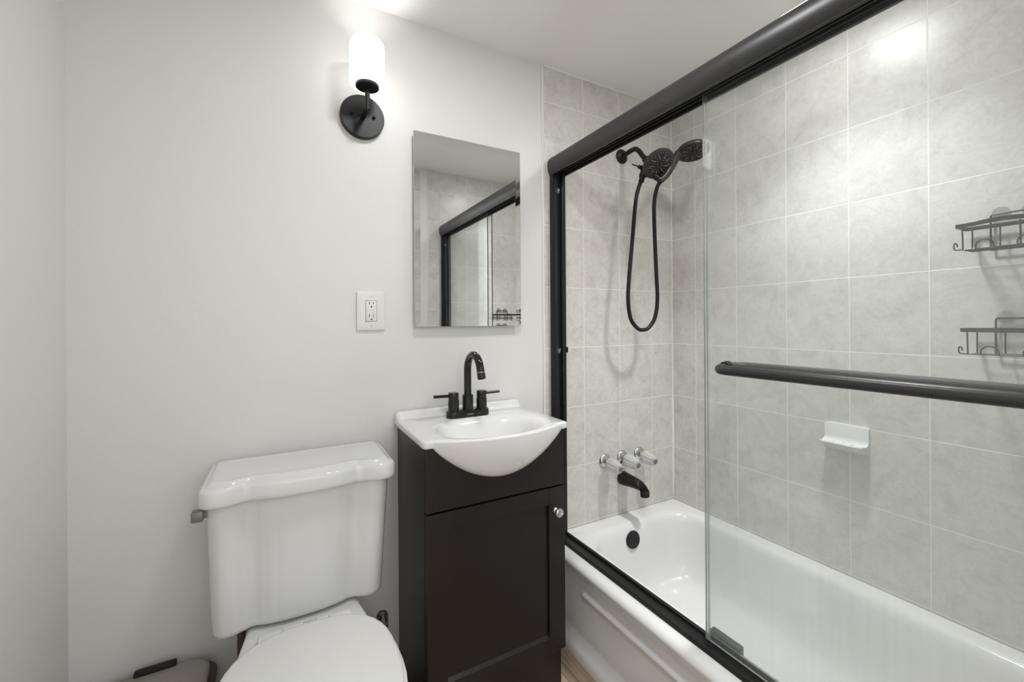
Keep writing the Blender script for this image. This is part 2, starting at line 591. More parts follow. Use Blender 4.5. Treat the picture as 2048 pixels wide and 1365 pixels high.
# apron: profile along y with an embossed lower panel
def apron_x(z, y):
    # distance from both ends -> panel mask
    e = min(TY1 - y - 0.155 + 0.0, y - TY0 - 0.155)
    def prof_panel(z):
        pts = [(0.0, 0.919), (0.012, 0.919), (0.028, 0.922), (0.045, 0.936), (0.07, 0.9445), (0.19, 0.944), (0.212, 0.9425), (0.222, 0.9385), (0.228, 0.9362), (0.232, 0.9368), (0.238, 0.9430), (0.242, 0.9462), (0.272, 0.9462), (0.285, 0.941), (0.302, 0.930), (0.316, 0.925), (0.326, 0.931), (0.332, 0.941), (0.3345, 0.955)]
        for i in range(len(pts) - 1):
            if pts[i][0] <= z <= pts[i + 1][0]:
                t = (z - pts[i][0]) / (pts[i + 1][0] - pts[i][0])
                return pts[i][1] + t * (pts[i + 1][1] - pts[i][1])
        return pts[-1][1]
    def prof_plain(z):
        pts = [(0.0, 0.919), (0.012, 0.919), (0.028, 0.922), (0.045, 0.938), (0.07, 0.9455), (0.25, 0.946), (0.272, 0.9455), (0.285, 0.941), (0.302, 0.930), (0.316, 0.925), (0.326, 0.931), (0.332, 0.941), (0.3345, 0.955)]
        for i in range(len(pts) - 1):
            if pts[i][0] <= z <= pts[i + 1][0]:
                t = (z - pts[i][0]) / (pts[i + 1][0] - pts[i][0])
                return pts[i][1] + t * (pts[i + 1][1] - pts[i][1])
        return pts[-1][1]
    e2 = e + (0.232 - z) * -0.75 if z < 0.232 else e      # panel ends slope outward going down
    e2 = (min(TY1 - y, y - TY0) - (0.232 - 0.75 * max(0.0, 0.232 - z)))
    k = min(1.0, max(0.0, e2 / 0.018 + 0.5))
    k = k * k * (3 - 2 * k)
    return prof_plain(z) * (1 - k) + prof_panel(z) * k
zs = [0.0, 0.008, 0.012, 0.02, 0.028, 0.036, 0.045, 0.057, 0.07] + [0.07 + 0.0108 * i for i in range(1, 12)] + [0.20, 0.212, 0.222, 0.226, 0.230, 0.234, 0.238, 0.242, 0.25, 0.262, 0.272, 0.285, 0.294, 0.302, 0.309, 0.316, 0.321, 0.326, 0.329, 0.332, 0.3345]
ys = [TY1 - (TY1 - TY0) * i / 150 for i in range(151)]
b.loft([[(apron_x(z, y), y, z) for y in ys] for z in zs], False, False, cyc=False)
obj('tub_body', b, MT['enamel'], tub, ang=60)
ov = Vector((1.318, -0.0975, 0.270))
ovn = Vector((0, -1, 0.12)).normalized()
obj('overflow_plate', MB().lathe([(0.0, 0.0), (0.036, 0.0), (0.037, 0.004), (0.035, 0.008), (0.026, 0.0095), (0.006, 0.009), (0.005, 0.0075), (0.0, 0.0075)], ov, ovn, 40), MT['black'], tub, label='matte black overflow plate')
obj('drain', MB().lathe([(0.0, 0.0), (0.035, 0.0), (0.035, 0.003), (0.028, 0.004), (0.0, 0.006)], (1.33, -0.30, TZ - 0.279), (0, 0, 1), 32), MT['black'], tub)

# ------------------------------------------------------------------ shower door frame
fr = thing('shower_door_frame', 'satin black shower door frame with rounded header above bathtub', 'shower frame', (0.99, -0.69, TZ))
hp = [(0.972, 1.8005), (0.9665, 1.8015), (0.9655, 1.8045), (0.9675, 1.8065), (0.9635, 1.812), (0.9605, 1.820), (0.9586, 1.829), (0.958, 1.838), (0.9586, 1.847), (0.9605, 1.856), (0.9635, 1.8635), (0.968, 1.870), (0.975, 1.8755), (0.985, 1.879), (1.038, 1.879), (1.040, 1.877), (1.040, 1.807), (1.036, 1.807), (1.036, 1.846), (0.976, 1.846), (0.976, 1.809), (0.974, 1.803)]
obj('header', MB().prism(hp, 'y', YF + 0.004, -0.0015), MT['blacksatin'], fr, ang=30)
obj('header_track', MB().box(0.984, 0.9875, YF + 0.006, -0.006, 1.803, 1.8455).box(1.0065, 1.0095, YF + 0.006, -0.006, 1.806, 1.8455).box(1.029, 1.032, YF + 0.006, -0.006, 1.806, 1.8455), MT['rubber'], fr)
for s, y0 in ((1, -0.0015), (-1, YF + 0.0055)):
    jp = [(0.969, 0), (0.969, -0.020), (0.971, -0.0225), (0.978, -0.0225), (0.980, -0.020), (0.981, -0.014), (0.984, -0.0165), (0.990, -0.0185), (0.997, -0.0165), (1.001, -0.012), (1.008, -0.010), (1.012, -0.008), (1.016, -0.008), (1.016, -0.018), (1.020, -0.021), (1.031, -0.021), (1.034, -0.018), (1.034, 0)]
    jp = [(x, y0 + s * y) for x, y in jp]
    obj('jamb', MB().prism(jp, 'z', TZ + 0.006, 1.8455), MT['black'], fr, ang=25)
    for z in (1.737, 1.088):
        q = MB().box(0.9835, 0.9995, *sorted((y0 - s * 0.016, y0 - s * 0.030)), z - 0.0105, z + 0.0105, 0.003)
        bp_ = obj('bumper', q, MT['clearplastic'], fr, label='small clear plastic bumper on the jamb')
        obj('bumper_screw', MB().lathe([(0, 0), (0.0035, 0), (0.003, 0.0015), (0, 0.002)], (0.991, y0 - s * 0.030, z), (0, -s, 0), 12), MT['chrome'], bp_)
    if s == 1:
        obj('jamb_tab', MB().box(1.034, 1.041, -0.024, -0.002, 1.078, 1.101, 0.002), MT['black'], fr)
tp = [(0.9675, TZ), (0.9675, TZ + 0.011), (0.969, TZ + 0.0125), (0.974, TZ + 0.0125), (0.977, TZ + 0.010), (1.006, TZ + 0.008), (1.008, TZ + 0.0155), (1.010, TZ + 0.0165), (1.0175, TZ + 0.0165), (1.019, TZ + 0.0155), (1.022, TZ)]
obj('bottom_track', MB().prism([(x, z + 0.0005) for x, z in tp], 'y', YF + 0.006, -0.002), MT['black'], fr, ang=25)
obj('door_guide', MB().box(1.0245, 1.043, -0.770, -0.684, TZ + 0.0005, TZ + 0.027, 0.003), MT['rubber'], fr)

# ------------------------------------------------------------------ sliding glass panels
def rtube(xg, xb, y0, y1, z, r):
    """towel bar: leaves the glass at y0, runs along y at xb, returns at y1."""
    s = 1 if xb > xg else -1
    d = abs(xb - xg)
    rc = d * 0.72
    pts = [(xg, y0 - 0.012, z), (xg + s * (d - rc), y0 - 0.012 + 0.004, z)]
    pts = [(xg, y0 - rc, z)]
    for i in range(9):
        a = PI / 2 * i / 8
        pts.append((xb - s * rc * 0 - s * rc + s * rc * math.sin(a) + 0, y0 - rc + rc * math.cos(a), z))
    # first arc point is (xb - rc, y0)
    pts = [(xg, y0 + 0.0, z)] + pts[1:]
    q = []
    for i in range(9):
        a = PI / 2 * i / 8
        q.append((xb - s * rc + s * rc * math.cos(a), y1 + rc - rc * math.sin(a), z))
    pts += q + [(xg, y1, z)]
    return pts
def panel(x, ye, xb, yb0, mat, label):
    p = thing('sliding_glass_door', label, 'shower door', (x, ye - 0.345, TZ + 0.017))
    y1 = YF + 0.03
    t = 0.003
    z0, z1 = TZ + 0.0175, 1.835
    g = MB()
    g.add([(x - t, ye, z0), (x - t, y1, z0), (x - t, y1, z1), (x - t, ye, z1)], [[0, 1, 2, 3]])
    g.add([(x + t, ye, z0), (x + t, y1, z0), (x + t, y1, z1), (x + t, ye, z1)], [[3, 2, 1, 0]])
    g.cur = 1
    g.add([(x - t, ye, z0), (x + t, ye, z0), (x + t, ye, z1), (x - t, ye, z1)], [[0, 1, 2, 3]])
    g.add([(x - t, y1, z0), (x + t, y1, z0), (x + t, y1, z1), (x - t, y1, z1)], [[3, 2, 1, 0]])
    g.add([(x - t, ye, z0), (x - t, y1, z0), (x + t, y1, z0), (x + t, ye, z0)], [[0, 1, 2, 3]])
    g.add([(x - t, ye, z1), (x - t, y1, z1), (x + t, y1, z1), (x + t, ye, z1)], [[3, 2, 1, 0]])
    obj('glass_pane', g, [mat, MT['glassedge']], p, smooth=False)
    if xb < x:
        obj('edge_seal', MB().box(x - 0.0036, x + 0.0036, ye - 0.0095, ye + 0.0008, z0, z1), MT['seal'], p, smooth=False, label='clear vinyl strip on the glass edge')
    s = 1 if xb > x else -1
    bar = obj('towel_bar', MB().tube(rtube(x + s * t, xb, yb0, YF + 0.085, 1.082, 0.0122), 0.0122, 16), MT['blacksatin' if s < 0 else 'rubber'], p)
    for yy in (yb0, YF + 0.085):
        obj('bar_collar', MB().lathe([(0, 0), (0.0165, 0), (0.0165, 0.006), (0.013, 0.008), (0, 0.008)], (x + s * t, yy, 1.082), (s, 0, 0), 24), MT['black'], bar)
    for yy in (ye - 0.06, y1 + 0.06):
        obj('roller_hanger', MB().box(x - 0.0045, x + 0.0045, yy - 0.03, yy + 0.03, 1.812, 1.836, 0.001), MT['black'], p)
    return p
panel(0.998, -0.6945, 0.950, -0.757, MT['glassA'], 'outer sliding glass shower panel with black towel bar on the room side')
panel(1.020, -0.6860, 1.068, -0.742, MT['glassB'], 'inner sliding glass shower panel behind the outer one, bar on the tub side')

# ------------------------------------------------------------------ vanity cabinet
vc = thing('vanity_cabinet', 'narrow espresso brown vanity cabinet with shaker door and round knob', 'cabinet', (0.575, -0.16, 0))
VX0, VX1, VY = 0.346, 0.801, -0.3
bd = MB()
bd.box(VX0, VX0 + 0.016, VY, -0.003, 0, 0.858, 0.0008)
bd.box(VX1 - 0.016, VX1, VY, -0.003, 0, 0.858, 0.0008)
bd.box(VX0 + 0.016, VX1 - 0.016, -0.012, -0.003, 0.1, 0.858)
bd.box(VX0 + 0.016, VX1 - 0.016, VY + 0.002, -0.012, 0.13, 0.146)
bd.box(VX0 + 0.016, VX1 - 0.016, VY, VY + 0.016, 0.0, 0.146)
obj('cabinet_body', bd, MT['espresso'], vc, smooth=False)
def cut(x):
    u = (x - 0.364) / (0.792 - 0.364)
    if u <= 0 or u >= 1:
        return 0.0
    return 0.110 * max(0.0, math.sin(PI * (u ** 0.97))) ** 0.86
xs = [0.364 + (0.792 - 0.364) * i / 48 for i in range(49)]
poly = [(0.347, 0.681), (0.803, 0.681), (0.803, 0.858)] + [(x, 0.859 - cut(x) + 0.0) for x in reversed(xs)] + [(0.347, 0.858)]
obj('front_panel', MB().prism(poly, 'y', -0.320, -0.3005), MT['espresso'], vc, smooth=False)
dr = MB()
dx0, dx1, dz0, dz1 = 0.347, 0.805, 0.150, 0.675
ix0, ix1, iz0, iz1 = 0.405, 0.744, 0.206, 0.622
dr.box(dx0, ix0, -0.320, -0.3005, dz0, dz1, 0.0012)
dr.box(ix1, dx1, -0.320, -0.3005, dz0, dz1, 0.0012)
dr.box(ix0, ix1, -0.3195, -0.3005, iz1, dz1, 0.0010)
dr.prism([(-0.3195, dz0), (-0.3195, iz0 - 0.009), (-0.3115, iz0), (-0.3005, iz0), (-0.3005, dz0)], 'x', ix0, ix1)
dr.box(ix0 - 0.001, ix1 + 0.001, -0.3115, -0.304, iz0 - 0.001, iz1 + 0.001)
door = obj('door', dr, MT['espresso'], vc, smooth=False)
kx, kz = 0.7685, 0.601
obj('knob', MB().lathe([(0, 0), (0.0095, 0), (0.0088, 0.003), (0.0055, 0.006), (0.005, 0.011), (0.0075, 0.015), (0.0125, 0.0175), (0.0145, 0.021), (0.0138, 0.0245), (0.009, 0.0275), (0, 0.0285)], (kx, -0.320, kz), (0, -1, 0), 32), MT['nickel'], door, label='round satin nickel knob')

# ------------------------------------------------------------------ vanity sink top
CX0, CX1, CZ = 0.3355, 0.8155, 0.880
st = thing('vanity_sink', 'white moulded vanity sink top with bowed front bowl', 'sink', (0.575, -0.19, 0.859))
def front_y(x):
    u = (x - 0.362) / (0.790 - 0.362)
    if u <= 0 or u >= 1:
        return -0.327
    return -0.327 - 0.060 * (math.sin(PI * u) ** 0.8) * (0.94 + 0.06 * math.sin(PI * u))
OC = Vector((0.577, -0.215))
outl = []
outl += [(CX0, -0.0045), (CX0, -0.05), (CX0, -0.1), (CX0, -0.15), (CX0, -0.2), (CX0, -0.25), (CX0, -0.29), (CX0, -0.318), (CX0 + 0.003, -0.3245), (CX0 + 0.009, -0.327)]
outl += [(0.352, -0.327)] + [(0.362 + 0.428 * i / 40, front_y(0.362 + 0.428 * i / 40)) for i in range(41)] + [(0.80, -0.327)]
outl += [(CX1 - 0.009, -0.327), (CX1 - 0.003, -0.3245), (CX1, -0.318), (CX1, -0.29), (CX1, -0.25), (CX1, -0.2), (CX1, -0.15), (CX1, -0.1), (CX1, -0.05), (CX1, -0.0045)]
outl += [(CX1 - (CX1 - CX0) * i / 24, -0.0045) for i in range(1, 24)]
def inset(pts, d):
    out = []
    for x, y in pts:
        v = Vector((x, y)) - OC
        hx, hy = 0.24, 0.2
        out.append((OC.x + v.x * (1 - d / hx), OC.y + v.y * (1 - d / hy)))
    return out
def oval(kx_, ky_, cyo=0.0):
    out = []
    for x, y in outl:
        v = Vector((x, y)) - OC
        a = math.atan2(v.y / 0.2, v.x / 0.24)
        ca_, sa_ = math.cos(a), math.sin(a)
        e = 0.86
        px = math.copysign(abs(ca_) ** e, ca_); py = math.copysign(abs(sa_) ** e, sa_)
        out.append((OC.x + kx_ * px, -0.2385 + cyo + ky_ * py))
    return out
def z3(pts, z):
    return [(x, y, z) for x, y in pts]
s = MB()
s.loft([z3(inset(outl, 0.004), 0.8592), z3(inset(outl, 0.0008), 0.861), z3(outl, 0.8645), z3(outl, 0.8755), z3(inset(outl, 0.0012), 0.8785), z3(inset(outl, 0.004), CZ),
        z3(oval(0.190, 0.1365), CZ), z3(oval(0.183, 0.131), CZ - 0.0006), z3(oval(0.175, 0.125), CZ - 0.0026), z3(oval(0.166, 0.118), CZ - 0.0075), z3(oval(0.157, 0.1115), CZ - 0.016), z3(oval(0.147, 0.104), CZ - 0.028),
        z3(oval(0.133, 0.094), CZ - 0.047), z3(oval(0.115, 0.082), CZ - 0.068), z3(oval(0.09, 0.065), CZ - 0.089), z3(oval(0.055, 0.042), CZ - 0.104), z3(oval(0.02, 0.02), CZ - 0.111)], False, True)
# bowed bowl front below the rim
rows = []
nb = 14
for k in range(nb + 1):
    t = k / nb
    ring = []
    for x in [0.3645 + (0.7915 - 0.3645) * i / 48 for i in range(49)]:
        bul = -0.3205 - (-0.3205 - (front_y(x) - 0.0004)) * (math.cos(t * PI / 2) ** 0.9)
        z = 0.8745 - (cut(x) + 0.0155) * math.sin(t * PI / 2) ** 1.05
        ring.append((x, bul, z))
    rows.append(ring)
s.loft(rows, False, False, cyc=False)
obj('basin_top', s, MT['sink'], st, ang=50)
bs = [(CX0 + 0.0, 0.8795), (CX1 - 0.001, 0.8795), (CX1 - 0.003, 0.886), (CX1 - 0.007, 0.897), (CX1 - 0.012, 0.903), (CX1 - 0.020, 0.9055), (CX0 + 0.014, 0.9055), (CX0 + 0.006, 0.9035), (CX0 + 0.001, 0.897)]
bsm = MB()
def shr(pts, d):
    cx = sum(p[0] for p in pts) / len(pts)
    return [(p[0] + (d if p[0] < 0.575 else -d), p[1] - (d if p[1] > 0.885 else 0)) for p in pts]
bsm.loft([[(x, -0.004, z) for x, z in bs], [(x, -0.017, z) for x, z in bs], [(x, -0.0205, z) for x, z in shr(bs, 0.0015)], [(x, -0.0225, z) for x, z in shr(bs, 0.005)], [(x, -0.024, z - (0.004 if z > 0.885 else 0)) for x, z in shr(bs, 0.009)], [(x, -0.032, 0.8797) for x, z in shr(bs, 0.009)]])
obj('backsplash', bsm, MT['sink'], st, ang=60)
obj('sink_drain', MB().lathe([(0, 0), (0.021, 0), (0.022, 0.002), (0.017, 0.003), (0, 0.004)], (0.577, -0.2385, CZ - 0.111), (0, 0, 1), 24), MT['chrome'], st)

# ------------------------------------------------------------------ faucet
FY = -0.078
fx = 0.570
fc = thing('bathroom_faucet', 'black gooseneck faucet with two lever handles on white sink top', 'faucet', (fx, FY, CZ))
def stad(x0, x1, y, r, n=10):
    return arc(x1 - r, y, r, -90, 90, n) + arc(x0 + r, y, r, 90, 270, n)
bp = MB()
bp.loft([z3(stad(fx - 0.078, fx + 0.078, FY, 0.026), CZ), z3(stad(fx - 0.078, fx + 0.078, FY, 0.026), CZ + 0.016), z3(stad(fx - 0.0768, fx + 0.0768, FY, 0.0248), CZ + 0.021), z3(stad(fx - 0.073, fx + 0.073, FY, 0.021), CZ + 0.0235)])
obj('base_plate', bp, MT['blackgloss'], fc)
col = obj('spout_column', MB().lathe([(0.0185, 0), (0.0185, 0.050), (0.0165, 0.052), (0.0, 0.052)], (fx, FY, CZ + 0.022), (0, 0, 1), 28), MT['blackgloss'], fc)
pts = [(fx, FY, CZ + 0.07), (fx, FY, CZ + 0.10), (fx, FY, CZ + 0.13), (fx, FY, CZ + 0.155)]
R = 0.054
zc = CZ + 0.160
for i in range(0, 19):
    a = math.radians(180 - 165 * i / 18)
    pts.append((fx, FY - R - R * math.cos(a), zc + R * math.sin(a)))
last = Vector(pts[-1]); d = (last - Vector(pts[-2])).normalized()
tip0 = last + d * 0.016
obj('gooseneck', MB().tube(pts + [tip0], 0.0128, 18), MT['blackgloss'], fc)
obj('aerator', MB().tube([tip0 + d * 0.0006, tip0 + d * 0.019], 0.0136, 18), MT['blackgloss'], fc)
obj('aerator_ring', MB().tube([tip0 - d * 0.001, tip0 + d * 0.0008], 0.0139, 18), MT['silver'], fc)
for sx in (-1, 1):
    hx = fx + sx * 0.0525
    hb = obj('handle', MB().lathe([(0.0185, 0), (0.0185, 0.036), (0.0168, 0.0375), (0.0168, 0.039), (0.0175, 0.040), (0.0175, 0.060), (0.016, 0.0625), (0, 0.063)], (hx, FY, CZ + 0.022), (0, 0, 1), 28), MT['blackgloss'], fc)
    obj('lever', MB().tube([(hx + sx * 0.015, FY, CZ + 0.074), (hx + sx * 0.04, FY, CZ + 0.0745), (hx + sx * 0.070, FY, CZ + 0.075)], 0.0052, 12), MT['blackgloss'], hb)
em = MB().box(fx - 0.007, fx + 0.011, FY - 0.0265, FY - 0.0258, CZ + 0.0095, CZ + 0.0125)
em.add([(fx - 0.013, FY - 0.0264, CZ + 0.011), (fx - 0.0105, FY - 0.0264, CZ + 0.0085), (fx - 0.008, FY - 0.0264, CZ + 0.011), (fx - 0.0105, FY - 0.0264, CZ + 0.0135)], [[0, 1, 2, 3]])
obj('emblem', em, MT['emblem'], fc, smooth=False, label='tiny grey printed emblem')

# ------------------------------------------------------------------ medicine cabinet
mc = thing('medicine_cabinet', 'tall frameless mirror cabinet on the painted wall above the sink', 'mirror', (0.61, 0.0, 1.19))
mx0, mx1, mz0, mz1, my = 0.4025, 0.8165, 1.1905, 1.859, -0.0225
obj('cabinet_body', MB().box(mx0 + 0.012, mx1 - 0.012, -0.0125, 0.0025, mz0 + 0.012, mz1 - 0.012), MT['mirrorback'], mc, smooth=False)
bw = 0.020
mm = MB()
O = [(mx0, mz0), (mx1, mz0), (mx1, mz1), (mx0, mz1)]
I = [(mx0 + bw, mz0 + bw), (mx1 - bw, mz0 + bw), (mx1 - bw, mz1 - bw), (mx0 + bw, mz1 - bw)]
mm.add([(x, my - 0.0008, z) for x, z in O] + [(x, my, z) for x, z in I], [[4, 5, 6, 7], [0, 1, 5, 4], [1, 2, 6, 5], [2, 3, 7, 6], [3, 0, 4, 7]])
mm.cur = 1
mm.add([(x, my - 0.0008, z) for x, z in O] + [(x, -0.0128, z) for x, z in O], [[0, 4, 5, 1], [1, 5, 6, 2], [2, 6, 7, 3], [3, 7, 4, 0], [4, 5, 6, 7]])
obj('mirror_door', mm, [MT['mirror'], MT['mirrorback']], mc, smooth=False)

# ------------------------------------------------------------------ wall sconce
sx_, sz_ = 0.2375, 1.870
sn = thing('wall_sconce', 'black round-plate wall sconce with lit white glass cylinder shade', 'lamp', (sx_, 0.0, sz_))
obj('back_plate', MB().lathe([(0, -0.003), (0.068, -0.003), (0.0685, 0.016), (0.067, 0.0195), (0.0, 0.0195)], (sx_, 0, sz_), (0, -1, 0), 48), MT['black'], sn)
for dx in (-0.0345, 0.0345):
    obj('plate_screw', MB().lathe([(0, 0), (0.0028, 0), (0.0028, 0.003), (0.0052, 0.0035), (0.0052, 0.009), (0.004, 0.0105), (0, 0.011)], (sx_ + dx, -0.0195, sz_ + 0.003), (0, -1, 0), 16), MT['black'], sn)
obj('arm', MB().tube([(sx_, -0.0195, sz_ - 0.006), (sx_, -0.1, sz_ - 0.006)], 0.0068, 16).tube([(sx_, -0.1, sz_ - 0.015), (sx_, -0.1, sz_ + 0.058)], 0.0072, 16), MT['black'], sn)
zb = sz_ + 0.051
obj('socket_cup', MB().lathe([(0, 0), (0.0335, 0.0), (0.0345, 0.002), (0.0345, 0.008), (0.0325, 0.0095), (0.0, 0.0095)], (sx_, -0.1, zb), (0, 0, 1), 36), MT['black'], sn)
lamp('sconce_bulb', 'SPOT', BULB_W, (sx_, -0.1, zb + 0.07), (sx_ + 0.02, -0.13, ZC), (1.0, 0.985, 0.95), spot_size=math.radians(150), spot_blend=1.0, shadow_soft_size=0.02)
obj('lamp_shade', MB().lathe([(0.0352, 0.0085), (0.045, 0.004), (0.0495, 0.006), (0.0508, 0.014), (0.0508, 0.124), (0.0492, 0.133), (0.045, 0.1385), (0.042, 0.1375)], (sx_, -0.1, zb - 0.0005), (0, 0, 1), 40, True, False), MT['shade'], sn, label='glowing opal glass cylinder')

# ------------------------------------------------------------------ power outlet
ol = thing('power_outlet', 'white two-socket power outlet plate on painted wall left of the mirror', 'outlet', (0.262, 0.0, 1.243))
o0x, o1x, o0z, o1z = 0.2165, 0.3075, 1.1795, 1.3075
def rr3(x0, x1, z0, z1, r, y):
    return [(x, y, z) for x, z in rrect(x0, x1, z0, z1, r, 5)]
obj('cover_plate', MB().loft([rr3(o0x, o1x, o0z, o1z, 0.005, 0.0028), rr3(o0x, o1x, o0z, o1z, 0.005, -0.002), rr3(o0x + 0.002, o1x - 0.002, o0z + 0.002, o1z - 0.002, 0.005, -0.0045), rr3(o0x + 0.012, o1x - 0.012, o0z + 0.012, o1z - 0.012, 0.004, -0.0066)]), MT['outlet'], ol, ang=30)
cx, czz = 0.262, 1.243
obj('receptacle_gap', MB().box(cx - 0.0182, cx + 0.0182, -0.0069, -0.0060, czz - 0.0347, czz + 0.0347), MT['greymark'], ol, smooth=False)
rc_ = obj('receptacle', MB().loft([rr3(cx - 0.0168, cx + 0.0168, czz - 0.0333, czz + 0.0333, 0.002, -0.0062), rr3(cx - 0.0168, cx + 0.0168, czz - 0.0333, czz + 0.0333, 0.002, -0.0078), rr3(cx - 0.0160, cx + 0.0160, czz - 0.0325, czz + 0.0325, 0.002, -0.0084)]), MT['outlet'], ol)
for dz in (0.0205, -0.0205):
    q = MB()
    q.box(cx - 0.0073, cx - 0.0051, -0.0088, -0.0080, czz + dz + 0.0005, czz + dz + 0.0093)
    q.box(cx + 0.0055, cx + 0.0075, -0.0088, -0.0080, czz + dz + 0.0012, czz + dz + 0.0085)
    q.lathe([(0, 0), (0.0025, 0), (0.0025, 0.0006), (0, 0.0006)], (cx + 0.0002, -0.0082, czz + dz - 0.0065), (0, -1, 0), 14)
    obj('socket_slots', q, MT['slot'], rc_, smooth=False)
obj('test_button', MB().box(cx - 0.009, cx + 0.009, -0.0092, -0.0082, czz - 0.0062, czz - 0.0008, 0.0003).box(cx - 0.009, cx + 0.009, -0.0092, -0.0082, czz + 0.0008, czz + 0.0062, 0.0003), MT['outlet'], rc_, smooth=False)
for dz in (0.0485, -0.0485):
    obj('plate_screw', MB().lathe([(0, 0), (0.003, 0), (0.0026, 0.0008), (0, 0.001)], (cx, -0.0064, czz + dz), (0, -1, 0), 14), MT['silver'], ol)

# ------------------------------------------------------------------ toilet
TC = 0.054
to = thing('toilet', 'white two-piece toilet with bowed tank lid and closed seat', 'toilet', (TC, -0.4, 0))
def hump(u):
    u = abs(u)
    K = [(0.0, 0.0), (0.2, 0.001), (0.35, 0.005), (0.45, 0.010), (0.54, 0.0165), (0.60, 0.0165), (0.68, 0.009), (0.76, 0.002), (0.84, 0.0), (1.0, 0.003)]
    for i in range(len(K) - 1):
        if K[i][0] <= u <= K[i + 1][0]:
            t = (u - K[i][0]) / (K[i + 1][0] - K[i][0])
            t = t * t * (3 - 2 * t)
            return K[i][1] + t * (K[i + 1][1] - K[i][1])
    return 0.003
def tank_ring(cx, hw, yb, yf, z, d=0.0, r=0.03, wav=1.0, sk=0.0):
    """outline: back-left -> left side -> front -> right side -> back-right, inset by d."""
    hw2, yb2, yf2 = hw - d, yb - d, yf + d
    r2 = max(0.006, r - d * 0.3)
    P = []
    P += [(cx - hw2 + 0.010, yb2)] + [(x, y) for x, y in arc(cx - hw2 + 0.010, yb2 - 0.010, 0.010, 90, 180, 4)]
    for i in range(1, 4):
        P.append((cx - hw2, yb2 - 0.01 - (abs(yf2 - yb2) - 0.01 - r2) * i / 4))
    P += arc(cx - hw2 + r2, yf2 + r2, r2, 180, 262, 7)
    n = 48
    u0 = 1 - r2 / hw2
    for i in range(1, n):
        u = -u0 + 2 * u0 * i / n
        P.append((cx + u * hw2, yf2))
    P += arc(cx + hw2 - r2, yf2 + r2, r2, 278, 360, 7)
    for i in range(3, 0, -1):
        P.append((cx + hw2, yb2 - 0.01 - (abs(yf2 - yb2) - 0.01 - r2) * i / 4))
    P += arc(cx + hw2 - 0.010, yb2 - 0.010, 0.010, 0, 90, 4)
    out = []
    for x, y in P:
        u = (x - cx) / hw2
        k = max(0.0, min(1.0, (yb2 - 0.12 - y) / 0.06))
        out.append((x, y + wav * hump(u) * k + sk * u, z))
    return out
LB = -0.012
tk = MB()
tk.loft([tank_ring(0.0505, 0.185, -0.03, -0.195, 0.4425, r=0.03), tank_ring(0.0505, 0.196, -0.024, -0.212, 0.4435, r=0.032), tank_ring(0.0505, 0.2005, -0.021, -0.219, 0.448, r=0.033), tank_ring(0.0505, 0.2015, -0.02, -0.221, 0.458, r=0.033),
         tank_ring(0.053, 0.2065, -0.018, -0.226, 0.60, r=0.033), tank_ring(0.056, 0.2125, -0.016, -0.229, 0.74, r=0.032), tank_ring(0.0565, 0.2135, -0.016, -0.230, 0.776, r=0.032)])
obj('tank', tk, MT['porc'], to, ang=50)
lw_ = MB()
LX, LH = 0.057, 0.2275
lw_.loft([tank_ring(LX, LH, LB, -0.257, 0.7745, 0.012), tank_ring(LX, LH, LB, -0.257, 0.7745, 0.003), tank_ring(LX, LH, LB, -0.257, 0.777, 0.0006), tank_ring(LX, LH, LB, -0.257, 0.783, 0.0),
          tank_ring(LX, LH, LB, -0.257, 0.808, 0.001), tank_ring(LX, LH, LB, -0.257, 0.814, 0.0035), tank_ring(LX, LH, LB, -0.257, 0.8175, 0.0085), tank_ring(LX, LH, LB, -0.257, 0.8185, 0.013),
          tank_ring(LX, LH, LB, -0.257, 0.8195, 0.0165), tank_ring(LX, LH, LB, -0.257, 0.8235, 0.0195), tank_ring(LX, LH, LB, -0.257, 0.8260, 0.023), tank_ring(LX, LH, LB, -0.257, 0.8268, 0.030), tank_ring(LX, LH, LB, -0.257, 0.8255, 0.040), tank_ring(LX, LH, LB, -0.257, 0.8250, 0.060)])
obj('tank_lid', lw_, MT['porc'], to, ang=60)
obj('flush_lever', MB().box(-0.187, -0.163, -0.205, -0.178, 0.732, 0.757, 0.003).box(-0.166, -0.150, -0.198, -0.184, 0.738, 0.751), MT['lever'], to, label='dull nickel side flush lever')
def egg(hw, yb, yf, z, n=40, back=0.62, p=2.3):
    """toilet seat outline: squarer at the back."""
    P = []
    ym = yb + (yf - yb) * 0.46
    for i in range(n):
        a = 2 * PI * i / n
        c_, s_ = math.cos(a), math.sin(a)
        if s_ >= 0:      # back half (towards wall)
            e = 2 / 2.9
            x = TC + hw * math.copysign(abs(c_) ** e, c_) * 1.0
            y = ym + (yb - ym) * abs(s_) ** e
            # pull the back corners in
            k = abs(s_) ** 3
            x = TC + (x - TC) * (1 - 0.10 * k)
        else:
            e = 2 / 2.05
            x = TC + hw * math.copysign(abs(c_) ** e, c_)
            y = ym + (yf - ym) * abs(s_) ** e
        P.append((x, y, z))
    return P
SB, SF = -0.273, -0.715
bw_ = MB()
bw_.loft([egg(0.115, -0.16, -0.52, 0.0), egg(0.110, -0.16, -0.51, 0.03), egg(0.105, -0.18, -0.50, 0.12), egg(0.125, -0.20, -0.55, 0.22), egg(0.165, -0.22, -0.65, 0.33), egg(0.182, -0.25, -0.712, 0.40), egg(0.184, -0.262, -0.716, 0.424), egg(0.180, -0.266, -0.712, 0.431), egg(0.15, -0.30, -0.68, 0.433)])
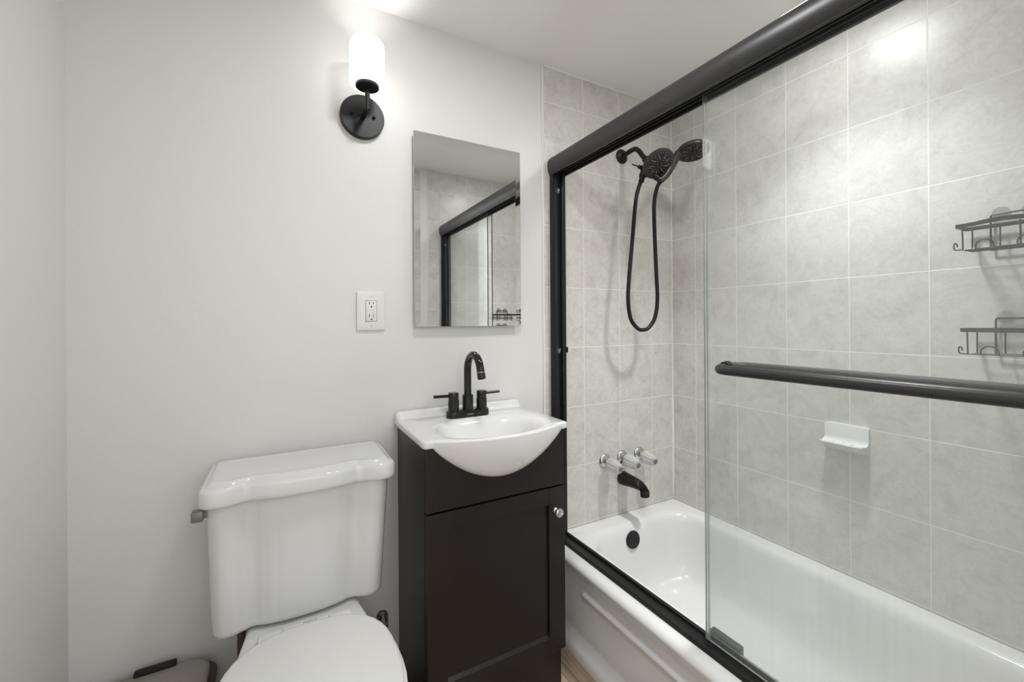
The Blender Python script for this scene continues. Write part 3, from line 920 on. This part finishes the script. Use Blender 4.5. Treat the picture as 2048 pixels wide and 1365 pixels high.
# deck under the tank
def deck(z, d, hx=0.130):
    pts = [(TC - hx + d, -0.030 - d), (TC - hx + d, -0.16), (TC - hx - 0.001 + d, -0.185), (TC - hx - 0.006 + d, -0.22), (TC - hx - 0.014 + d, -0.27), (TC - hx - 0.022 + d, -0.33), (TC - hx - 0.03 + d, -0.37),
           (TC + hx + 0.03 - d, -0.37), (TC + hx + 0.022 - d, -0.33), (TC + hx + 0.014 - d, -0.27), (TC + hx + 0.006 - d, -0.22), (TC + hx + 0.001 - d, -0.185), (TC + hx - d, -0.16), (TC + hx - d, -0.030 - d)]
    return [(x, y, z) for x, y in pts]
bw_.loft([deck(0.30, 0.035), deck(0.38, 0.012), deck(0.415, 0.002), deck(0.427, 0.0), deck(0.4325, 0.002), deck(0.4352, 0.007), deck(0.436, 0.014)])
obj('bowl', bw_, MT['porc'], to, ang=45)
sr = MB()
sr.loft([egg(0.181, SB - 0.02, SF, 0.4365), egg(0.1845, SB - 0.018, SF - 0.003, 0.439), egg(0.1845, SB - 0.018, SF - 0.003, 0.446), egg(0.182, SB - 0.02, SF, 0.4485), egg(0.15, SB - 0.05, SF + 0.03, 0.4488)])
obj('seat_ring', sr, MT['seat'], to, ang=50)
sl = MB()
sl.loft([egg(0.174, SB - 0.008, SF + 0.006, 0.4492), egg(0.1785, SB - 0.001, SF + 0.002, 0.4515), egg(0.179, SB, SF + 0.001, 0.455), egg(0.1775, SB - 0.001, SF + 0.002, 0.4590), egg(0.174, SB - 0.004, SF + 0.006, 0.4615), egg(0.168, SB - 0.010, SF + 0.012, 0.4626), egg(0.12, SB - 0.06, SF + 0.06, 0.4638), egg(0.06, SB - 0.13, SF + 0.14, 0.4645)])
obj('seat_lid', sl, MT['seat'], to, ang=50)
for x0, x1 in ((TC - 0.105, TC - 0.052), (TC + 0.052, TC + 0.105)):
    obj('hinge_cover', MB().box(x0, x1, SB - 0.012, SB + 0.020, 0.4355, 0.4525, 0.004), MT['seat'], to)
obj('hinge_bar', MB().box(TC - 0.051, TC + 0.051, SB + 0.002, SB + 0.0235, 0.4355, 0.4515, 0.003), MT['seat'], to)
cu = bpy.data.curves.new('lettering', 'FONT')
cu.body = 'PROFLO'
cu.size = 0.0088
cu.extrude = 0.0002
cu.align_x = 'CENTER'
tob = bpy.data.objects.new('lettering_source', cu)
C.objects.link(tob)
dg = bpy.context.evaluated_depsgraph_get()
tme = bpy.data.meshes.new_from_object(tob.evaluated_get(dg))
bpy.data.objects.remove(tob)
tme.materials.clear()
tme.materials.append(MT['greymark'])
tl = bpy.data.objects.new('brand_lettering', tme)
C.objects.link(tl)
tl.parent = to
tl.location = Vector((0.062, -0.2600, 0.4516)) - Vector((TC, -0.4, 0))
tl['label'] = 'small grey printed lettering'

# ------------------------------------------------------------------ toilet brush, bin, stick
br_ = thing('toilet_brush', 'dark grey toilet brush handle standing between toilet and vanity cabinet', 'toilet brush', (0.2665, -0.125, 0))
obj('holder', MB().lathe([(0.040, 0), (0.042, 0.004), (0.040, 0.09), (0.036, 0.10), (0.018, 0.105), (0.0, 0.105)], (0.2665, -0.125, 0), (0, 0, 1), 24), MT['gunmetal'], br_)
obj('handle', MB().lathe([(0.0135, 0.104), (0.0135, 0.2), (0.0165, 0.26), (0.0172, 0.305), (0.0165, 0.318), (0.013, 0.325), (0.0, 0.327)], (0.2665, -0.125, 0), (0, 0, 1), 24), MT['gunmetal'], br_)
gn = Vector((-0.13, -0.72, 0.55)).normalized()
gc = Vector((0.2645, -0.1395, 0.3125))
gu = gn.cross(Vector((0, 0, 1))).normalized(); gv = gu.cross(gn).normalized()
def oval3(a, bq, off, zs=0.0):
    return [gc + gn * off + gu * (a * math.cos(t)) + gv * (bq * (math.sin(t) - (0.25 * math.cos(t) ** 2 if math.sin(t) < 0 else 0))) for t in [2 * PI * i / 28 for i in range(28)]]
obj('cap_ring', MB().loft([oval3(0.0148, 0.0178, -0.006), oval3(0.0148, 0.0178, 0.0008), oval3(0.0136, 0.0163, 0.0022), oval3(0.0126, 0.0153, 0.0016)]), MT['silver'], br_)
obj('cap_inset', MB().loft([oval3(0.0124, 0.0150, -0.002), oval3(0.0124, 0.0150, 0.0020), oval3(0.0085, 0.010, 0.0040), oval3(0.003, 0.004, 0.0046)]), MT['blackgloss'], br_)

bn = thing('trash_can', 'low trash can with beige lid and dark hinge in corner left of toilet', 'trash can', (-0.31, -0.18, 0))
bx0, bx1, by0, by1, bz = -0.452, -0.168, -0.335, -0.022, 0.30
def bring(d, z, r=0.05):
    return [(x, y, z) for x, y in rrect(bx0 + d, bx1 - d, by0 + d, by1 - d, r, 8)]
obj('bin_body', MB().loft([bring(0.018, 0.0), bring(0.006, 0.02), bring(0.002, 0.262)]), MT['bronze'], bn)
obj('bin_rim', MB().loft([bring(-0.012, 0.2585), bring(-0.0145, 0.263), bring(-0.0145, 0.276), bring(-0.011, 0.280), bring(0.004, 0.281)]), MT['bronze'], bn)
obj('bin_lid', MB().loft([bring(0.002, 0.281), bring(0.0, 0.284), bring(0.0, 0.296), bring(0.003, 0.300), bring(0.010, 0.302), bring(0.06, 0.305)]), MT['cannon'], bn)
obj('hinge', MB().box(-0.332, -0.246, -0.034, -0.016, 0.296, 0.3125, 0.003), MT['rubber'], bn)

sk = MB()
sk.tube([(-0.098, -0.06, 0.004), (-0.098, -0.06, 0.2), (-0.098, -0.06, 0.408)], [0.0095, 0.0105, 0.0095], 14)
sk.lathe([(0.058, 0.0), (0.060, 0.01), (0.05, 0.04), (0.03, 0.07), (0.014, 0.085), (0.0, 0.09)], (-0.098, -0.0675, 0.0), (0, 0, 1), 24)
tag(obj('plunger', sk, MT['stick'], loc=(-0.098, -0.06, 0)), 'brown wooden handle standing behind the toilet bowl below the tank', 'plunger')

# ------------------------------------------------------------------ tub valves, spout, soap dish
for i, (vx, lb) in enumerate(((1.251, 'clear fluted tub valve handle nearest the vanity cabinet'), (1.353, 'middle clear tub valve handle directly above the black spout'), (1.455, 'clear fluted tub valve handle nearest the tiled corner'))):
    vz = 0.592
    v = thing('tub_valve', lb, 'valve', (vx, 0.0, vz), 'three clear valve handles above the tub spout')
    obj('escutcheon', MB().lathe([(0, 0), (0.031, 0), (0.031, 0.003), (0.027, 0.009), (0.016, 0.013), (0.0125, 0.015), (0.0125, 0.033), (0, 0.033)], (vx, 0, vz), (0, -1, 0), 32), MT['chrome'], v)
    ax = Vector((0, -1, -0.12)).normalized()
    o_ = Vector((vx, -0.030, vz - 0.002))
    obj('knob', MB().lathe([(0.0, 0.0), (0.021, 0.0), (0.0265, 0.004), (0.0288, 0.012), (0.0280, 0.026), (0.0250, 0.044), (0.0215, 0.060), (0.0190, 0.068), (0.0130, 0.071), (0.0, 0.071)], o_, ax, 72, flute=0.035, nf=12), MT['acrylic'], v)
    obj('knob_cap', MB().lathe([(0, 0), (0.0115, 0), (0.0115, 0.002), (0.0100, 0.0027), (0, 0.003)], o_ + ax * 0.0712, ax, 24), MT['knobcap'], v)
    obj('valve_stem', MB().tube([o_ + ax * 0.001, o_ + ax * 0.060], 0.0065, 10), MT['chrome'], v)
sp = MB()
def spr(y, z, rx, rz, tilt=0.0, n=24):
    out = []
    for i in range(n):
        a = 2 * PI * i / n
        out.append((1.353 + rx * math.cos(a), y + rz * math.sin(a) * math.sin(tilt), z + rz * math.sin(a) * math.cos(tilt)))
    return out
sp.loft([spr(-0.0005, 0.498, 0.0285, 0.030), spr(-0.004, 0.498, 0.0295, 0.031), spr(-0.03, 0.4985, 0.0285, 0.0285), spr(-0.06, 0.500, 0.0265, 0.0250), spr(-0.09, 0.4995, 0.0245, 0.0222), spr(-0.112, 0.4975, 0.0232, 0.0205, 0.25), spr(-0.127, 0.493, 0.0225, 0.0195, 0.7),
         spr(-0.134, 0.486, 0.0218, 0.0185, 1.15), spr(-0.136, 0.477, 0.0212, 0.0180, PI / 2), spr(-0.1365, 0.461, 0.0205, 0.0175, PI / 2), spr(-0.1365, 0.460, 0.015, 0.013, PI / 2)])
tag(obj('tub_spout', sp, MT['black'], loc=(1.353, 0, 0.5), ang=55), 'matte black tub spout below the three clear valve handles', 'spout')

sd = thing('soap_dish', 'white ceramic soap dish set in the long tiled wall', 'soap dish', (XR, -0.727, 0.81))
sdm = MB()
prof = [(XR, 0.850), (XR - 0.009, 0.850), (XR - 0.0115, 0.846), (XR - 0.0115, 0.806), (XR - 0.0135, 0.797), (XR - 0.020, 0.791), (XR - 0.040, 0.788), (XR - 0.052, 0.7915), (XR - 0.056, 0.793), (XR - 0.059, 0.790), (XR - 0.058, 0.784), (XR - 0.045, 0.775), (XR - 0.02, 0.764), (XR - 0.008, 0.757), (XR, 0.757)]
rings = []
for k in range(0, 13):
    t = k / 12
    y = -0.664 - 0.127 * t
    e = min(t, 1 - t) * 12
    sh = 1.0 if e >= 1.5 else (0.80 + 0.2 * math.sin(min(1, e / 1.5) * PI / 2))
    rings.append([(XR - (XR - x) * sh, y, z if sh == 1 else 0.803 + (z - 0.803) * (0.93 + 0.07 * (sh - 0.8) / 0.2)) for x, z in prof])
sdm.loft(rings)
obj('dish', sdm, MT['porc'], sd, ang=45)
for yy in (-0.70, -0.727, -0.754):
    obj('ridge', MB().tube([(XR - 0.018, yy, 0.7905), (XR - 0.046, yy, 0.7895)], 0.0022, 8), MT['porc'], sd)

# ------------------------------------------------------------------ shower heads
sx0, sz0 = 1.361, 1.952
sh = thing('fixed_shower_head', 'round black fixed shower head on bent wall arm', 'shower head', (sx0, 0, sz0))
obj('wall_flange', MB().lathe([(0, 0), (0.032, 0), (0.0325, 0.004), (0.030, 0.008), (0.018, 0.013), (0.012, 0.014), (0, 0.014)], (sx0, 0, sz0), (0, -1, 0), 36), MT['black'], sh)
armp = smoothpath([(sx0, -0.005, sz0 - 0.003), (sx0, -0.045, sz0 + 0.004), (sx0, -0.082, sz0 + 0.005), (sx0, -0.105, sz0 - 0.010), (sx0, -0.125, sz0 - 0.037), (sx0, -0.150, sz0 - 0.068)], 6)
obj('shower_arm', MB().tube(armp, 0.0105, 16), MT['black'], sh)
hn = Vector((-0.05, -0.66, -0.75)).normalized()
hc = Vector((1.361, -0.213, 1.850))
def head(mbname, c, n, parent, R_=0.066):
    body = obj('head_body', MB().lathe([(0, -0.032), (0.016, -0.031), (0.020, -0.022), (0.038, -0.017), (0.054, -0.014), (0.0625, -0.010), (R_, -0.004), (R_, 0.003), (0.0645, 0.0072), (0.060, 0.0085), (0.0, 0.0085)], c, n, 48), MT['blacksatin'], parent)
    t = Vector((0, 0, 1)) if abs(n.z) < 0.9 else Vector((1, 0, 0))
    u = n.cross(t).normalized(); v_ = n.cross(u).normalized()
    face = obj('spray_face', MB().lathe([(0, 0.0086), (0.0585, 0.0086), (0.058, 0.0094), (0, 0.0098)], c, n, 40), MT['rubber'], body)
    q = MB()
    for rr, cnt, sz in ((0.054, 30, 0.0017), (0.045, 22, 0.0013), (0.034, 18, 0.0017), (0.022, 10, 0.0015), (0.011, 6, 0.0013)):
        for k in range(cnt):
            a = 2 * PI * k / cnt
            q.lathe([(sz, 0), (sz * 0.9, 0.0022), (0, 0.0026)], c + n * 0.0092 + u * (rr * math.cos(a)) + v_ * (rr * math.sin(a)), n, 6)
    for k in range(9):
        a = 2 * PI * (k + 0.5) / 9
        p0 = c + n * 0.0098 + u * (0.026 * math.cos(a)) + v_ * (0.026 * math.sin(a))
        p1 = c + n * 0.0098 + u * (0.048 * math.cos(a + 0.15)) + v_ * (0.048 * math.sin(a + 0.15))
        q.tube([p0, p1], 0.0011, 6)
    no = obj('nozzles', q, MT['nozzle'], body)
    no['kind'] = 'stuff'
    return body
head('h', hc, hn, sh)
bk = Vector((sx0, -0.155, sz0 - 0.074))
obj('swivel_collar', MB().tube([bk + Vector((0, 0.012, 0.016)), bk, hc - hn * 0.028], [0.015, 0.0175, 0.0185], 18).tube([bk + Vector((-0.012, 0.006, 0.012)), bk + Vector((0.018, 0.004, 0.02))], 0.006, 10), MT['black'], sh)
# diverter body to the lower left
dv = Vector((1.352, -0.150, 1.838))
dvo = obj('diverter', MB().tube([dv + Vector((0.012, 0.0, 0.03)), dv + Vector((0.0, 0.0, 0.0)), dv + Vector((-0.006, 0.004, -0.022))], [0.016, 0.019, 0.0155], 16).tube([dv + Vector((0.0, -0.01, 0.0)), dv + Vector((0.036, -0.036, -0.037))], [0.013, 0.012], 14), MT['black'], sh)
obj('diverter_lever', MB().tube([dv + Vector((-0.010, 0.0, 0.010)), dv + Vector((-0.034, 0.002, 0.013))], [0.010, 0.0075], 12).tube([dv + Vector((-0.030, 0.002, 0.013)), dv + Vector((-0.070, 0.004, 0.0175))], 0.0026, 8), MT['black'], dvo)

hs = thing('hand_shower', 'black hand shower on the holder with long looped hose', 'hand shower', (1.42, -0.2, 1.82))
h2 = Vector((1.532, -0.245, 1.922))
h2n = Vector((-0.14, -0.22, -0.965)).normalized()
hb = head('h2', h2, h2n, hs)
dlow = Vector((1.400, -0.205, 1.797))
ge = Vector((1.480, -0.214, 1.9135))
gp = [dlow + Vector((-0.026, 0.006, -0.008)), dlow + Vector((-0.008, 0.003, -0.004))] + [dlow.lerp(ge, i / 8) for i in range(1, 9)] + [ge + (h2 - ge) * 0.3 - h2n * 0.012, h2 - h2n * 0.014]
obj('grip', MB().tube(gp, [0.010, 0.014, 0.016, 0.0175, 0.018, 0.018, 0.018, 0.0175, 0.017, 0.0165, 0.016, 0.014], 16), MT['blacksatin'], hs)
obj('spray_tab', MB().tube([h2 + h2n * 0.004 + Vector((-0.045, -0.035, -0.008)), h2 + h2n * 0.02 + Vector((-0.05, -0.040, -0.010))], 0.005, 10), MT['black'], hs)
hp_ = smoothpath([dv + Vector((-0.008, 0.006, -0.03)), (1.338, -0.128, 1.775), (1.322, -0.125, 1.71), (1.302, -0.125, 1.55), (1.281, -0.125, 1.38), (1.2755, -0.125, 1.29), (1.290, -0.125, 1.215), (1.325, -0.127, 1.176), (1.352, -0.130, 1.168), (1.384, -0.135, 1.178), (1.416, -0.14, 1.222), (1.4255, -0.145, 1.30), (1.414, -0.15, 1.42), (1.395, -0.16, 1.58), (1.383, -0.17, 1.70), (1.385, -0.185, 1.765), (1.396, -0.202, 1.793)], 6)
obj('hose', MB().tube(hp_, 0.0082, 12), MT['black'], hs)
obj('hose_nut', MB().lathe([(0.0105, 0), (0.0115, 0.004), (0.0115, 0.018), (0.014, 0.024), (0.0145, 0.034), (0, 0.034)], dv + Vector((-0.014, 0.009, -0.046)), Vector((0.2, -0.1, 1)), 14), MT['black'], hs)

# ------------------------------------------------------------------ shower caddies
def make_caddy(label):
    """local frame: wall at x=0, room at -x, length along -y, z=0 at rail height."""
    r = thing('shower_caddy', label, 'shower caddy', (0, 0, 0), 'black wire shower caddies')
    Lc = 0.176
    xf, xm, xb = -0.088, -0.118, -0.014
    front = smoothpath([(xf, 0, 0), (xf - 0.004, -0.03, 0), (xm, -0.075, 0), (xm, -0.101, 0), (xf - 0.004, -0.146, 0), (xf, -Lc, 0)], 6)
    loop = [Vector((xb, 0, 0))] + front + [Vector((xb, -Lc, 0))]
    obj('rail', MB().tube(loop + [Vector((xb, -Lc * 0.5, 0)), Vector((xb, 0.0, 0))], 0, flat=(0.0016, 0.0052)), MT['cadwire'], r, smooth=False)
    bz_ = -0.064
    q = MB()
    ins = 0.012
    for k in range(7):
        x = xb - 0.004 - (xb - xf - 0.006) * k / 6
        q.tube([(x, -ins, bz_), (x, -Lc + ins, bz_)], 0.0013, 6)
    for y in (-ins, -Lc * 0.36, -Lc * 0.64, -Lc + ins):
        q.tube([(xf - 0.002, y, -0.004), (xf + 0.002, y, bz_), (xb, y, bz_), (xb, y, -0.002)], 0.0018, 8)
    obj('basket_wires', q, MT['cadwire'], r)
    q = MB()
    y0, y1 = -0.045, -0.131
    q.tube([(-0.009, y0, bz_), (-0.007, y0, 0.028), (-0.007, y0 - 0.003, 0.031), (-0.007, y1 + 0.003, 0.031), (-0.007, y1, 0.028), (-0.009, y1, bz_), (-0.009, y0, bz_)], 0.0022, 8)
    obj('back_frame', q, MT['cadwire'], r)
    for y in (-0.062, -0.114):
        obj('suction_pad', MB().lathe([(0.0, -0.0005), (0.017, -0.0005), (0.0165, 0.0015), (0.009, 0.0042), (0.004, 0.0062), (0.0, 0.0062)], (0, y, 0.034), (-1, 0, 0), 24), MT['clearplastic'], r)
    for y in (0.004, -Lc - 0.004):
        s_ = 1 if y > -0.05 else -1
        obj('hook', MB().tube(smoothpath([(xf + 0.006, y - s_ * 0.016, bz_ + 0.001), (xf + 0.003, y - s_ * 0.006, bz_ + 0.001), (xf + 0.002, y - s_ * 0.001, bz_ + 0.002), (xf + 0.002, y + s_ * 0.001, bz_ + 0.007), (xf + 0.002, y + s_ * 0.001, bz_ + 0.016), (xf + 0.002, y - s_ * 0.002, bz_ + 0.0195), (xf + 0.002, y - s_ * 0.005, bz_ + 0.015), (xf + 0.002, y - s_ * 0.005, bz_ + 0.009)], 4), 0.0017, 8), MT['cadwire'], r)
    for y in (-0.052, -0.124):
        obj('front_arch', MB().tube(smoothpath([(xf, y + 0.016, bz_), (xf - 0.001, y + 0.015, bz_ + 0.012), (xf - 0.001, y + 0.006, bz_ + 0.021), (xf - 0.001, y - 0.006, bz_ + 0.021), (xf - 0.001, y - 0.015, bz_ + 0.012), (xf, y - 0.016, bz_)], 4), 0.0018, 8), MT['cadwire'], r)
    return r
def copy_tree(o, parent=None):
    c = o.copy()
    C.objects.link(c)
    c.parent = parent
    for ch in list(o.children):
        copy_tree(ch, c)
    return c
cad = make_caddy('upper black wire shower caddy on the long tiled wall')
cad.location = (XR - 0.0005, -1.018, 1.452)
c2 = copy_tree(cad)
c2['label'] = 'lower black wire shower caddy on the long tiled wall'
c2.location = (XR - 0.0005, -1.026, 1.174)
c3 = copy_tree(cad)
c3['label'] = 'black wire shower caddy seen only in the mirror, on the end wall'
c3.rotation_euler = (0, 0, -PI / 2)
c3.location = (1.524, YF + 0.0045, 1.262)

# ------------------------------------------------------------------ ceiling light over the tub (out of frame, seen in the gloss of the tiles)
for lx, ly, mat, lb in ((1.34, -0.77, 'tublamp', 'round ceiling light above the bathtub, just out of frame'),
                        (0.43, -0.70, 'roomlamp', 'round ceiling light above the toilet and vanity, just out of frame')):
    cl = thing('ceiling_light', lb, 'ceiling light', (lx, ly, ZC), 'round flush ceiling lights')
    obj('trim_ring', MB().lathe([(0.085, 0), (0.098, 0), (0.100, 0.004), (0.096, 0.010), (0.085, 0.012)], (lx, ly, ZC), (0, 0, -1), 40, False, False), MT['trim'], cl)
    obj('diffuser', MB().lathe([(0.0845, 0.002), (0.083, 0.010), (0.06, 0.014), (0.0, 0.016)], (lx, ly, ZC), (0, 0, -1), 40, True, True), MT[mat], cl)
